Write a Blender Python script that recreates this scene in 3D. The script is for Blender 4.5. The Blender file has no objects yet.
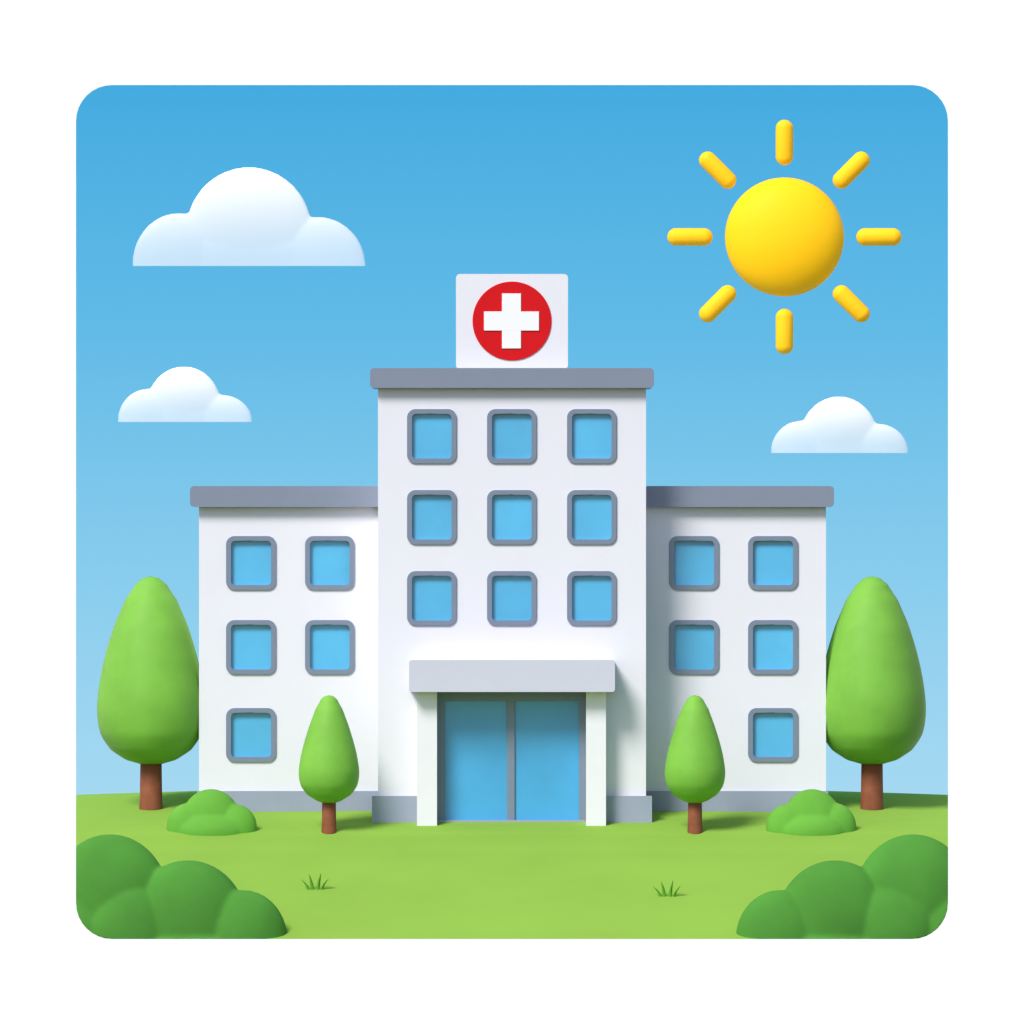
import bpy, bmesh, math, random
from mathutils import Vector, Matrix
random.seed(4)
scene = bpy.context.scene
D = 600.0      # viewing distance (m), long lens
S = 30.0       # drawing units per metre on the y=0 plane

def k(y): return (D + y) / D
def X(px, y=0.0): return (px - 512) / S * k(y)
def Z(py, y=0.0): return (512 - py) / S * k(y)

def lin(c):
    return tuple(((v/255)/12.92 if v/255 <= 0.04045 else ((v/255+0.055)/1.055)**2.4) for v in c)

# ------------------------------------------------------------------ materials
def mat(name, col, rough=0.5, var=0.04, scale=1.5, coat=0.0, spec=0.5, bump=0.0, bscale=30, glow=0.0):
    m = bpy.data.materials.new(name); m.use_nodes = True
    nt = m.node_tree; b = nt.nodes['Principled BSDF']
    tc = nt.nodes.new('ShaderNodeTexCoord')
    n = nt.nodes.new('ShaderNodeTexNoise'); n.inputs['Scale'].default_value = scale
    n.inputs['Detail'].default_value = 4
    nt.links.new(tc.outputs['Object'], n.inputs['Vector'])
    r = nt.nodes.new('ShaderNodeValToRGB')
    r.color_ramp.elements[0].position = 0.3; r.color_ramp.elements[1].position = 0.7
    r.color_ramp.elements[0].color = tuple(max(0, v*(1-var)) for v in col) + (1,)
    r.color_ramp.elements[1].color = tuple(min(1, v*(1+var)) for v in col) + (1,)
    nt.links.new(n.outputs['Fac'], r.inputs['Fac'])
    nt.links.new(r.outputs['Color'], b.inputs['Base Color'])
    b.inputs['Roughness'].default_value = rough
    b.inputs['Specular IOR Level'].default_value = spec
    b.inputs['Coat Weight'].default_value = coat
    b.inputs['Coat Roughness'].default_value = 0.4
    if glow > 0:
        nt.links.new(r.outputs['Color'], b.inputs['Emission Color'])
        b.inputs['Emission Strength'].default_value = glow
    if bump > 0:
        n2 = nt.nodes.new('ShaderNodeTexNoise'); n2.inputs['Scale'].default_value = bscale
        n2.inputs['Detail'].default_value = 3
        nt.links.new(tc.outputs['Object'], n2.inputs['Vector'])
        bp = nt.nodes.new('ShaderNodeBump'); bp.inputs['Strength'].default_value = bump
        bp.inputs['Distance'].default_value = 0.02
        nt.links.new(n2.outputs['Fac'], bp.inputs['Height'])
        nt.links.new(bp.outputs['Normal'], b.inputs['Normal'])
    return m

M_wall   = mat('white_render', (0.75, 0.745, 0.81), 0.75, 0.01, 0.6, spec=0.2, bump=0.05)
M_white  = mat('white_paint', (0.77, 0.765, 0.82), 0.45, 0.01, spec=0.3)
M_cross  = mat('white_enamel', (0.88, 0.88, 0.88), 0.45, 0.01, spec=0.3)
M_canopy = mat('canopy_paint', (0.56, 0.565, 0.665), 0.5, 0.01, spec=0.3)
M_roof   = mat('grey_coping', (0.21, 0.245, 0.325), 0.45, 0.02, spec=0.4)
M_plinth = mat('plinth_stone', (0.30, 0.335, 0.445), 0.6, 0.03, spec=0.3)
M_frame  = mat('window_frame_grey', (0.18, 0.225, 0.31), 0.4, 0.02)
M_glass  = mat('blue_window_glass', (0.078, 0.43, 0.72), 0.12, 0.12, 0.35, coat=0.2)
M_doorg  = mat('blue_door_glass', (0.052, 0.36, 0.68), 0.12, 0.12, 0.3, coat=0.2)
M_red    = mat('red_enamel', (0.62, 0.006, 0.010), 0.45, 0.05, 0.5, spec=0.15)
M_ground = mat('lawn', (0.235, 0.415, 0.06), 0.9, 0.04, 0.25, spec=0.03, bump=0.15, bscale=14)
M_leaf   = mat('tree_foliage', (0.185, 0.44, 0.055), 0.6, 0.10, 0.8, coat=0.04, spec=0.15, bump=0.15, bscale=9)
M_leaf2  = mat('bush_foliage', (0.13, 0.37, 0.048), 0.8, 0.08, 0.8, spec=0.08, bump=0.15, bscale=9)
M_leaf3  = mat('hedge_foliage', (0.072, 0.255, 0.036), 0.8, 0.10, 0.5, spec=0.08, bump=0.15, bscale=9)
M_blade  = mat('grass_blade', (0.11, 0.31, 0.03), 0.8, 0.08, spec=0.1)
M_trunk  = mat('bark', (0.24, 0.075, 0.035), 0.7, 0.15, 3, spec=0.2, bump=0.2, bscale=12)
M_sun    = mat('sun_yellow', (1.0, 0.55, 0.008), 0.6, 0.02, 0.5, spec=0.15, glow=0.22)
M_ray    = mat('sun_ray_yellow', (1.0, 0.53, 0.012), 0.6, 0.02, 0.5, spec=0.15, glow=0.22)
M_bg     = mat('white_backdrop', (0.99, 0.985, 0.975), 1.0, 0.0, spec=0.0)

# clouds: dense on top, thinning to vapour at the base (sky shows through)
def cloud_material(zb, zt):
    m = bpy.data.materials.new('cloud_vapour'); m.use_nodes = True
    nt = m.node_tree; b = nt.nodes['Principled BSDF']
    b.inputs['Base Color'].default_value = (0.89, 0.94, 0.97, 1)
    b.inputs['Roughness'].default_value = 1.0; b.inputs['Specular IOR Level'].default_value = 0.0
    geo = nt.nodes.new('ShaderNodeNewGeometry'); sep = nt.nodes.new('ShaderNodeSeparateXYZ')
    mr = nt.nodes.new('ShaderNodeMapRange'); mr.interpolation_type = 'SMOOTHSTEP'
    mr.inputs['From Min'].default_value = zb - 0.1; mr.inputs['From Max'].default_value = zb + (zt-zb)*0.98
    mr.inputs['To Min'].default_value = 0.38; mr.inputs['To Max'].default_value = 1.0
    nt.links.new(geo.outputs['Position'], sep.inputs[0]); nt.links.new(sep.outputs['Z'], mr.inputs['Value'])
    nt.links.new(mr.outputs['Result'], b.inputs['Alpha'])
    return m

# the sky: luminous backdrop, radiance falls with elevation above the horizon
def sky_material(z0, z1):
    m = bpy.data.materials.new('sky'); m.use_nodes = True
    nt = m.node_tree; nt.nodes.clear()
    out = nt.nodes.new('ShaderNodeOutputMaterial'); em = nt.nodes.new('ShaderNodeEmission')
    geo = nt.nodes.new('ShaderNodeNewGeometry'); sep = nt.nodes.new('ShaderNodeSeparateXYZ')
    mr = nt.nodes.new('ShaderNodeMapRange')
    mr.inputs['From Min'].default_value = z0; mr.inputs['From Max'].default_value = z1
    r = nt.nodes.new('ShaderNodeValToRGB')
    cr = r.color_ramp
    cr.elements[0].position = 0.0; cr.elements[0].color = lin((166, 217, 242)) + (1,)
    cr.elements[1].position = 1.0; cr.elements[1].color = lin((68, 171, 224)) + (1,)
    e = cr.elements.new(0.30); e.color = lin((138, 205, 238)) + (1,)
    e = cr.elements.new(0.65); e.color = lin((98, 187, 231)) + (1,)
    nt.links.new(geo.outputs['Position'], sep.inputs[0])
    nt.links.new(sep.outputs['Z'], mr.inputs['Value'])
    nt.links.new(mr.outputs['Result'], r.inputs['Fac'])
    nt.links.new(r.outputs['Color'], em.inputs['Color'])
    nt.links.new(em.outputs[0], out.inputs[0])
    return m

# ------------------------------------------------------------------ helpers
def link(o, parent=None):
    scene.collection.objects.link(o)
    if parent is not None:
        o.parent = parent
        o.matrix_parent_inverse = Matrix.Identity(4)
    return o

def empty(name, loc=(0, 0, 0)):
    e = bpy.data.objects.new(name, None); e.location = loc
    e.empty_display_size = 0.5
    scene.collection.objects.link(e); return e

def add_mesh(name, me, m, parent=None, smooth=True):
    me.materials.clear(); me.materials.append(m)
    if smooth:
        for p in me.polygons: p.use_smooth = True
    o = bpy.data.objects.new(name, me)
    return link(o, parent)

def rrect(x0, x1, y0, y1, r, n=8):
    if r <= 0: return [(x0, y0), (x1, y0), (x1, y1), (x0, y1)]
    pts = []
    for cx, cy, a0 in ((x1-r, y1-r, 0), (x0+r, y1-r, 90), (x0+r, y0+r, 180), (x1-r, y0+r, 270)):
        for i in range(n+1):
            a = math.radians(a0 + 90*i/n)
            pts.append((cx + r*math.cos(a), cy + r*math.sin(a)))
    return pts

def prism_mesh(loops, y0, y1):
    """closed solid: 2D outline with holes (x,z metres), between y0 (front) and y1 (back)"""
    c = bpy.data.curves.new('tmp', 'CURVE'); c.dimensions = '2D'; c.fill_mode = 'BOTH'
    c.extrude = (y1-y0)/2
    for lp in loops:
        s = c.splines.new('POLY'); s.points.add(len(lp)-1)
        for i, (a, b) in enumerate(lp): s.points[i].co = (a, b, 0, 1)
        s.use_cyclic_u = True
    o = bpy.data.objects.new('tmp', c); scene.collection.objects.link(o)
    bpy.context.view_layer.update()
    me = bpy.data.meshes.new_from_object(o.evaluated_get(bpy.context.evaluated_depsgraph_get()))
    bpy.data.objects.remove(o)
    bm = bmesh.new(); bm.from_mesh(me)
    bmesh.ops.remove_doubles(bm, verts=bm.verts, dist=1e-4)
    for v in bm.verts:
        x, z, h = v.co
        v.co = (x, (y0+y1)/2 - h, z)
    bmesh.ops.recalc_face_normals(bm, faces=bm.faces)
    bm.to_mesh(me); bm.free()
    return me

def slab(name, loops_px, y0, y1, m, parent=None, bevel=0.0, seg=3):
    """loops_px in drawing units on front plane y0"""
    kk = k(y0)
    loops = [[((a-512)/S*kk, (512-b)/S*kk) for a, b in lp] for lp in loops_px]
    me = prism_mesh(loops, y0, y1)
    o = add_mesh(name, me, m, parent, smooth=bevel > 0)
    if bevel > 0:
        b = o.modifiers.new('bevel', 'BEVEL'); b.width = bevel; b.segments = seg
        b.limit_method = 'ANGLE'; b.angle_limit = math.radians(50); b.harden_normals = True
    return o

def R(x0, x1, t, b, r=0): return rrect(x0, x1, t, b, r)

def lumps_mesh(lumps, voxel=0.07, smooth_it=6, clip_z=None):
    """lumps: (x,y,z,rx,ry,rz)"""
    bm = bmesh.new()
    for (x, y, z, rx, ry, rz) in lumps:
        mt = Matrix.Translation((x, y, z)) @ Matrix.Diagonal((rx, ry, rz, 1))
        bmesh.ops.create_icosphere(bm, subdivisions=5, radius=1, matrix=mt)
    me = bpy.data.meshes.new('lump'); bm.to_mesh(me); bm.free()
    o = bpy.data.objects.new('tmp', me); scene.collection.objects.link(o)
    r = o.modifiers.new('r', 'REMESH'); r.mode = 'VOXEL'; r.voxel_size = voxel; r.use_smooth_shade = True
    if smooth_it:
        s = o.modifiers.new('s', 'SMOOTH'); s.factor = 0.5; s.iterations = smooth_it
    bpy.context.view_layer.update()
    me2 = bpy.data.meshes.new_from_object(o.evaluated_get(bpy.context.evaluated_depsgraph_get()))
    bpy.data.objects.remove(o)
    if clip_z is not None:
        bm = bmesh.new(); bm.from_mesh(me2)
        g = bm.verts[:] + bm.edges[:] + bm.faces[:]
        res = bmesh.ops.bisect_plane(bm, geom=g, plane_co=(0, 0, clip_z), plane_no=(0, 0, -1), clear_outer=True)
        ed = [e for e in res['geom_cut'] if isinstance(e, bmesh.types.BMEdge)]
        if ed: bmesh.ops.edgeloop_fill(bm, edges=ed)
        bm.to_mesh(me2); bm.free()
        for p in me2.polygons: p.use_smooth = True
        me2.set_sharp_from_angle(angle=math.radians(60))
    return me2

def interp(tab, v):
    if v <= tab[0][0]: return tab[0][1]
    for i in range(len(tab)-1):
        (a, fa), (b, fb) = tab[i], tab[i+1]
        if v <= b:
            p0 = tab[max(i-1, 0)][1]; p3 = tab[min(i+2, len(tab)-1)][1]
            t = (v-a)/(b-a)
            return 0.5*((2*fa)+(-p0+fb)*t+(2*p0-5*fa+4*fb-p3)*t*t+(-p0+3*fa-3*fb+p3)*t**3)
    return tab[-1][1]

# ------------------------------------------------------------------ terrain
YF = -14.0
ROW = [(-16, 962), (-14, 940), (-11, 910), (-8, 882), (-5, 853), (-3, 835), (-2, 827), (-1, 821), (1, 810), (3, 799), (5, 790), (7, 786)]
def ground_py(x, y):
    p = interp(ROW, y)
    w = min(1, max(0, (y+2)/6))
    return p + 8*w*(x/14.5)**2
def GZ(x, y): return Z(ground_py(x, y), y)

YB = 6.5

# white backdrop wall far behind
bm = bmesh.new()
vs = [bm.verts.new(p) for p in ((-200, 60, -160), (200, 60, -160), (200, 60, 160), (-200, 60, 160))]
bm.faces.new(vs); me = bpy.data.meshes.new('background'); bm.to_mesh(me); bm.free()
add_mesh('background', me, M_bg, smooth=False)

# sky backdrop
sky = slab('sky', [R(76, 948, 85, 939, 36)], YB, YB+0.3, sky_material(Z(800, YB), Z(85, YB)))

# rounded prism (slight draft towards the front) that the diorama block is cut to
def cutter():
    me = prism_mesh([[((a-512)/S, (512-b)/S) for a, b in R(76, 948, -600, 939, 36)]], -20, YB-0.004)
    for v in me.vertices:
        q = k(v.co.y); v.co.x *= q; v.co.z *= q
    o = bpy.data.objects.new('cutter', me); scene.collection.objects.link(o); return o
def clip_to_tile(me):
    o = bpy.data.objects.new('tmp', me); scene.collection.objects.link(o)
    c = cutter()
    b = o.modifiers.new('b', 'BOOLEAN'); b.operation = 'INTERSECT'; b.object = c; b.solver = 'EXACT'
    bpy.context.view_layer.update()
    me2 = bpy.data.meshes.new_from_object(o.evaluated_get(bpy.context.evaluated_depsgraph_get()))
    bpy.data.objects.remove(o); bpy.data.objects.remove(c)
    return me2

# ground solid
bm = bmesh.new()
NX, NY = 90, 120
xs = [-16 + 32*i/NX for i in range(NX+1)]
y_a = YF-0.6
ys = [y_a + (YB+0.2-y_a)*j/NY for j in range(NY+1)]
top = [[bm.verts.new((x, y, GZ(x, y))) for y in ys] for x in xs]
bot = [[bm.verts.new((x, y, -18)) for y in (ys[0], ys[-1])] for x in (xs[0], xs[-1])]
for i in range(NX):
    for j in range(NY):
        bm.faces.new((top[i][j], top[i+1][j], top[i+1][j+1], top[i][j+1]))
bm.faces.new([top[i][0] for i in range(NX, -1, -1)] + [bot[0][0], bot[1][0]])
bm.faces.new([top[i][NY] for i in range(NX+1)] + [bot[1][1], bot[0][1]])
bm.faces.new([top[0][j] for j in range(NY+1)] + [bot[0][1], bot[0][0]])
bm.faces.new([top[NX][j] for j in range(NY, -1, -1)] + [bot[1][0], bot[1][1]])
bm.faces.new([bot[0][0], bot[0][1], bot[1][1], bot[1][0]])
bmesh.ops.recalc_face_normals(bm, faces=bm.faces)
me = bpy.data.meshes.new('ground'); bm.to_mesh(me); bm.free()
me = clip_to_tile(me)
g = add_mesh('ground', me, M_ground, smooth=True)
me.set_sharp_from_angle(angle=math.radians(40))

# ------------------------------------------------------------------ hospital
H = empty('hospital_building')
YT, YW = -1.0, 1.0
def window(x0, x1, t, b, yw, parent):
    slab('window_frame', [R(x0, x1, t, b, 8.5), R(x0+5, x1-5, t+5, b-5, 4)], yw-0.06, yw+0.11, M_frame, parent, bevel=0.025)
    slab('window_glass', [R(x0+3, x1-3, t+3, b-3, 0)], yw+0.10, yw+0.14, M_glass, parent)

tw = [(c, c+49.5, r, r+54.5) for c in (407, 487, 567) for r in (409, 490, 571)]
lw = [(226, 276, 536, 590), (226, 276, 620, 674.5), (226, 276, 708, 762), (305, 354.5, 536, 590), (305, 354.5, 620, 674.5)]
rw = [(748, 798, 536, 590), (748, 798, 620, 674.5), (748, 798, 708, 762), (669, 719, 536, 590), (669, 719, 620, 674.5)]
def hole(w): return R(w[0]+4, w[1]-4, w[2]+4, w[3]-4, 4.5)

# tower
outline = [(378, 380), (646, 380), (646, 838), (585, 838), (585, 694), (439, 694), (439, 838), (378, 838)]
slab('tower_front_wall', [outline] + [hole(w) for w in tw], YT, YT+0.3, M_wall, H)
slab('tower_body', [R(378.2, 645.8, 380.5, 838)], YT+0.3, 5.2, M_wall, H)
for w in tw: window(*w, YT, H)
slab('tower_roof_coping', [R(370, 654, 368, 388, 4)], YT-0.35, 5.4, M_roof, H, bevel=0.16, seg=3)
# wings
slab('west_wing_front_wall', [R(199, 380, 500, 826)] + [hole(w) for w in lw], YW, YW+0.3, M_wall, H)
slab('west_wing_body', [R(199.2, 380, 500.5, 826)], YW+0.3, 4.9, M_wall, H)
for w in lw + rw: window(*w, YW, H)
slab('west_wing_roof_coping', [R(190, 380, 486, 507, 4)], YW-0.35, 5.1, M_roof, H, bevel=0.16, seg=3)
slab('east_wing_front_wall', [R(644, 826, 500, 826)] + [hole(w) for w in rw], YW, YW+0.3, M_wall, H)
slab('east_wing_body', [R(644, 825.8, 500.5, 826)], YW+0.3, 4.9, M_wall, H)
slab('east_wing_roof_coping', [R(644, 834, 486, 507, 4)], YW-0.35, 5.1, M_roof, H, bevel=0.16, seg=3)
# plinths
slab('west_wing_plinth', [R(197, 380, 791, 832, 1)], YW-0.1, YW+0.8, M_plinth, H, bevel=0.04)
slab('east_wing_plinth', [R(644, 828, 791, 832, 1)], YW-0.1, YW+0.8, M_plinth, H, bevel=0.04)
slab('tower_plinth_west', [R(372, 418, 796, 842, 1)], YT-0.22, YT+2.5, M_plinth, H, bevel=0.06)
slab('tower_plinth_east', [R(605, 652, 796, 842, 1)], YT-0.22, YT+2.5, M_plinth, H, bevel=0.06)
# entrance
slab('entrance_canopy', [R(409, 615, 660, 692, 3)], YT-1.4, YT+0.1, M_canopy, H, bevel=0.15, seg=3)
slab('entrance_column_west', [R(417, 437, 690, 842, 2)], YT-0.8, YT+0.05, M_white, H, bevel=0.06)
slab('entrance_column_east', [R(586, 606, 690, 842, 2)], YT-0.8, YT+0.05, M_white, H, bevel=0.06)
slab('door_frame', [R(437, 586, 690, 836, 0), R(445, 507, 701, 820, 0), R(515, 579, 701, 820, 0)], YT-0.02, YT+0.12, M_frame, H, bevel=0.03)
slab('door_glass', [R(440, 584, 696, 826, 0)], YT+0.06, YT+0.10, M_doorg, H)
slab('door_threshold', [R(437.5, 585.5, 820, 842, 0)], YT-0.15, YT-0.03, M_plinth, H, bevel=0.02)

# ------------------------------------------------------------------ sign
SG = empty('hospital_sign')
slab('sign_panel', [R(456, 568, 274, 369, 4)], -0.6, 0.9, M_white, SG, bevel=0.10)
disc = [(512+39.5*math.cos(2*math.pi*i/96), 321+39.5*math.sin(2*math.pi*i/96)) for i in range(96)]
slab('red_disc', [disc], -0.63, -0.58, M_red, SG, bevel=0.01)
a, L = 9.5, 27.5
cx, cy = 511.5, 321
cross = [(cx-a, cy-L), (cx+a, cy-L), (cx+a, cy-a), (cx+L, cy-a), (cx+L, cy+a), (cx+a, cy+a),
         (cx+a, cy+L), (cx-a, cy+L), (cx-a, cy+a), (cx-L, cy+a), (cx-L, cy-a), (cx-a, cy-a)]
slab('white_cross', [cross], -0.665, -0.625, M_cross, SG, bevel=0.01)

# ------------------------------------------------------------------ trees
def lathe(name, prof, seg, m, parent):
    bm = bmesh.new(); rings = []
    for (z, r) in prof:
        if r < 1e-4: rings.append([bm.verts.new((0, 0, z))])
        else:
            rings.append([bm.verts.new((r*math.cos(2*math.pi*i/seg), r*math.sin(2*math.pi*i/seg), z)) for i in range(seg)])
    for A, B in zip(rings, rings[1:]):
        for i in range(seg):
            j = (i+1) % seg
            if len(A) == 1: bm.faces.new((A[0], B[i], B[j]))
            elif len(B) == 1: bm.faces.new((A[i], B[0], A[j]))
            else: bm.faces.new((A[i], B[i], B[j], A[j]))
    bmesh.ops.recalc_face_normals(bm, faces=bm.faces)
    me = bpy.data.meshes.new(name); bm.to_mesh(me); bm.free()
    return add_mesh(name, me, m, parent)

BIG = [(0, 0), (2, 8), (8, 15.5), (24, 26), (50, 37), (80, 46), (110, 52), (136, 54), (158, 50.5), (174, 40), (184, 25), (188, 11), (189, 0)]
SML = [(0, 0), (1.2, 4.5), (4, 8), (14, 13.5), (30, 19.5), (50, 25.5), (66, 29), (79, 30.3), (91, 28), (100, 21.5), (106, 12), (108.5, 5), (109, 0)]
def tree(px, top_py, y, prof, tr, crown_bottom):
    x = X(px, y); kk = k(y)
    gz = GZ(x, y)
    T = empty('tree', (x, y, gz))
    n = 60; H_ = prof[-1][0]; P = []
    for i in range(n+1):
        t = H_*(1-math.cos(math.pi*i/n))/2
        r = max(0, interp(prof, t)) if 0 < i < n else 0
        P.append(((512-(top_py+t))/S*kk - gz, r/S*kk))
    lathe('crown', P, 72, M_leaf, T)
    zt = (512-(crown_bottom-10))/S*kk - gz
    R0 = tr/S
    lathe('trunk', [(-0.35, 0), (-0.35, R0*1.08), (0.0, R0*1.06), (0.25, R0*1.0), (zt, R0*0.94), (zt, 0)], 32, M_trunk, T)
tree(151, 576, 1.9, BIG, 11.3, 765)
tree(872, 576, 1.9, BIG, 11.3, 765)
tree(329, 695, -2.7, SML, 7.2, 804)
tree(695, 695, -2.7, SML, 7.2, 804)

# ------------------------------------------------------------------ bushes
def bush(lumps_px, y, m, depth=0.75, base_py=None, clip=False, voxel=0.06, sm=3):
    L = []
    for (px, py, rx, rz, dy) in lumps_px:
        yy = y+dy
        L.append((X(px, yy), yy, Z(py, yy), rx/S, rx/S*depth, rz/S))
    cz = Z(base_py, y) if base_py else None
    me = lumps_mesh(L, voxel, sm, cz)
    if clip: me = clip_to_tile(me)
    return add_mesh('bush', me, m)
for mir in (False, True):
    f = (lambda a: 1023-a) if mir else (lambda a: a)
    bush([(f(211), 819, 29, 30, 0.15), (f(235), 827, 22, 23, 0.0), (f(188), 828, 21.5, 25, 0.05), (f(211), 832, 36, 20, 0.0)],
         -2.5, M_leaf2, depth=0.55, base_py=836, voxel=0.045, sm=12)
    bush([(f(110), 900, 58, 64.5, 0.4), (f(188), 924, 58, 62.5, 0.1), (f(243), 939, 43.5, 48, -0.2), (f(130), 934, 46, 50, -0.15), (f(80), 945, 45, 62, 0.1), (f(190), 975, 80, 50, 0.0)],
         YF+1.0, M_leaf3, depth=0.55, clip=True, voxel=0.06, sm=12)

# ------------------------------------------------------------------ grass tufts
def tuft(px, py):
    y = YF
    while interp(ROW, y) > py and y < 0: y += 0.02
    x = X(px, y); gz = GZ(x, y)
    bm = bmesh.new()
    for (bx, tx, h, w) in ((-6, -14, 11, 3.4), (-2.5, -6, 16, 4.2), (3.0, 6, 17, 4.2), (6.5, 14, 12, 3.4)):
        prev = None
        for i in range(7):
            t = i/6
            xx = bx + (tx-bx)*t**1.6; zz = h*t; ww = w*(1-t)**0.7/2+0.05
            a_ = bm.verts.new(((xx-ww)/S, -0.05, zz/S-0.04)); c_ = bm.verts.new((xx/S, -0.09-0.1*t, zz/S-0.04)); b_ = bm.verts.new(((xx+ww)/S, -0.05, zz/S-0.04))
            if prev:
                bm.faces.new((prev[0], prev[1], c_, a_)); bm.faces.new((prev[1], prev[2], b_, c_))
            prev = (a_, c_, b_)
    me = bpy.data.meshes.new('grass_tuft'); bm.to_mesh(me); bm.free()
    o = add_mesh('grass_tuft', me, M_blade); o.location = (x, y, gz)
tuft(315, 889); tuft(667, 896)

# ------------------------------------------------------------------ clouds
def cloud(lumps_px, base_py, top_py):
    y = 5.4
    L = [(X(px, y), y, Z(py, y), rx/S, 0.24, rz/S) for (px, py, rx, rz) in lumps_px]
    me = lumps_mesh(L, 0.04, 24, Z(base_py, y))
    return add_mesh('cloud', me, cloud_material(Z(base_py, y), Z(top_py, y)))
cloud([(249, 231, 64, 65), (179, 264, 47.5, 52), (318, 266, 48.5, 50), (249, 262, 95, 42)], 266, 168)
cloud([(184, 406, 38, 40.5), (148, 421, 31, 33), (221, 421, 32, 27), (184, 421, 52, 25)], 422, 367)
cloud([(839, 438, 40, 42.5), (801, 452, 31, 32), (878, 452, 31, 29), (839, 452, 52, 24)], 453, 397)

# ------------------------------------------------------------------ sun
y = 5.2
SN = empty('sun', (X(784.5, y), y, Z(237, y)))
bm = bmesh.new()
bmesh.ops.create_uvsphere(bm, u_segments=96, v_segments=64, radius=1, matrix=Matrix.Diagonal((59.5/S*k(y), 1.0, 59.5/S*k(y), 1)))
me = bpy.data.meshes.new('sun_ball'); bm.to_mesh(me); bm.free()
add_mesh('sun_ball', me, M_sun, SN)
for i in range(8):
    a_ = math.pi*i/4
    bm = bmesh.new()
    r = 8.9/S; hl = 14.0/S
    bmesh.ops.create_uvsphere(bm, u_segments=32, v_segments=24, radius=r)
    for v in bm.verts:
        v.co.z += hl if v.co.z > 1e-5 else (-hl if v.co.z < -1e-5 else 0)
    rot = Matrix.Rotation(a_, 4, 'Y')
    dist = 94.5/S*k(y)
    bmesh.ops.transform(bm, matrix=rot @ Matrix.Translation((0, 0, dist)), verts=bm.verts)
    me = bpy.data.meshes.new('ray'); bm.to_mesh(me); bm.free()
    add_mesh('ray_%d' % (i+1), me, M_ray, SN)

# ------------------------------------------------------------------ light
EL, AZ = 45, 34     # sun in front of the building, above left, soft daylight
w = bpy.data.worlds.new('World'); scene.world = w; w.use_nodes = True
nt = w.node_tree; bg = nt.nodes['Background']
st = nt.nodes.new('ShaderNodeTexSky'); st.sky_type = 'NISHITA'; st.sun_disc = False
st.sun_elevation = math.radians(EL); st.sun_rotation = math.radians(180+AZ)
nt.links.new(st.outputs[0], bg.inputs['Color']); bg.inputs['Strength'].default_value = 0.145
sl = bpy.data.lights.new('sunlight', 'SUN'); sl.energy = 3.6; sl.angle = math.radians(20); sl.color = (1, 0.965, 0.92)
so = bpy.data.objects.new('sunlight', sl); scene.collection.objects.link(so)
tosun = Vector((-math.sin(math.radians(AZ))*math.cos(math.radians(EL)), -math.cos(math.radians(AZ))*math.cos(math.radians(EL)), math.sin(math.radians(EL))))
so.rotation_euler = tosun.to_track_quat('Z', 'Y').to_euler()

scene.view_settings.view_transform = 'Standard'
scene.view_settings.look = 'None'; scene.view_settings.exposure = 0

cam = bpy.data.cameras.new('camera'); co = bpy.data.objects.new('camera', cam)
scene.collection.objects.link(co); scene.camera = co
co.location = (0, -D, 0); co.rotation_euler = (math.radians(90), 0, 0)
cam.sensor_width = 36; cam.lens = 36*D/(1024/S)
cam.clip_start = 1; cam.clip_end = 3000
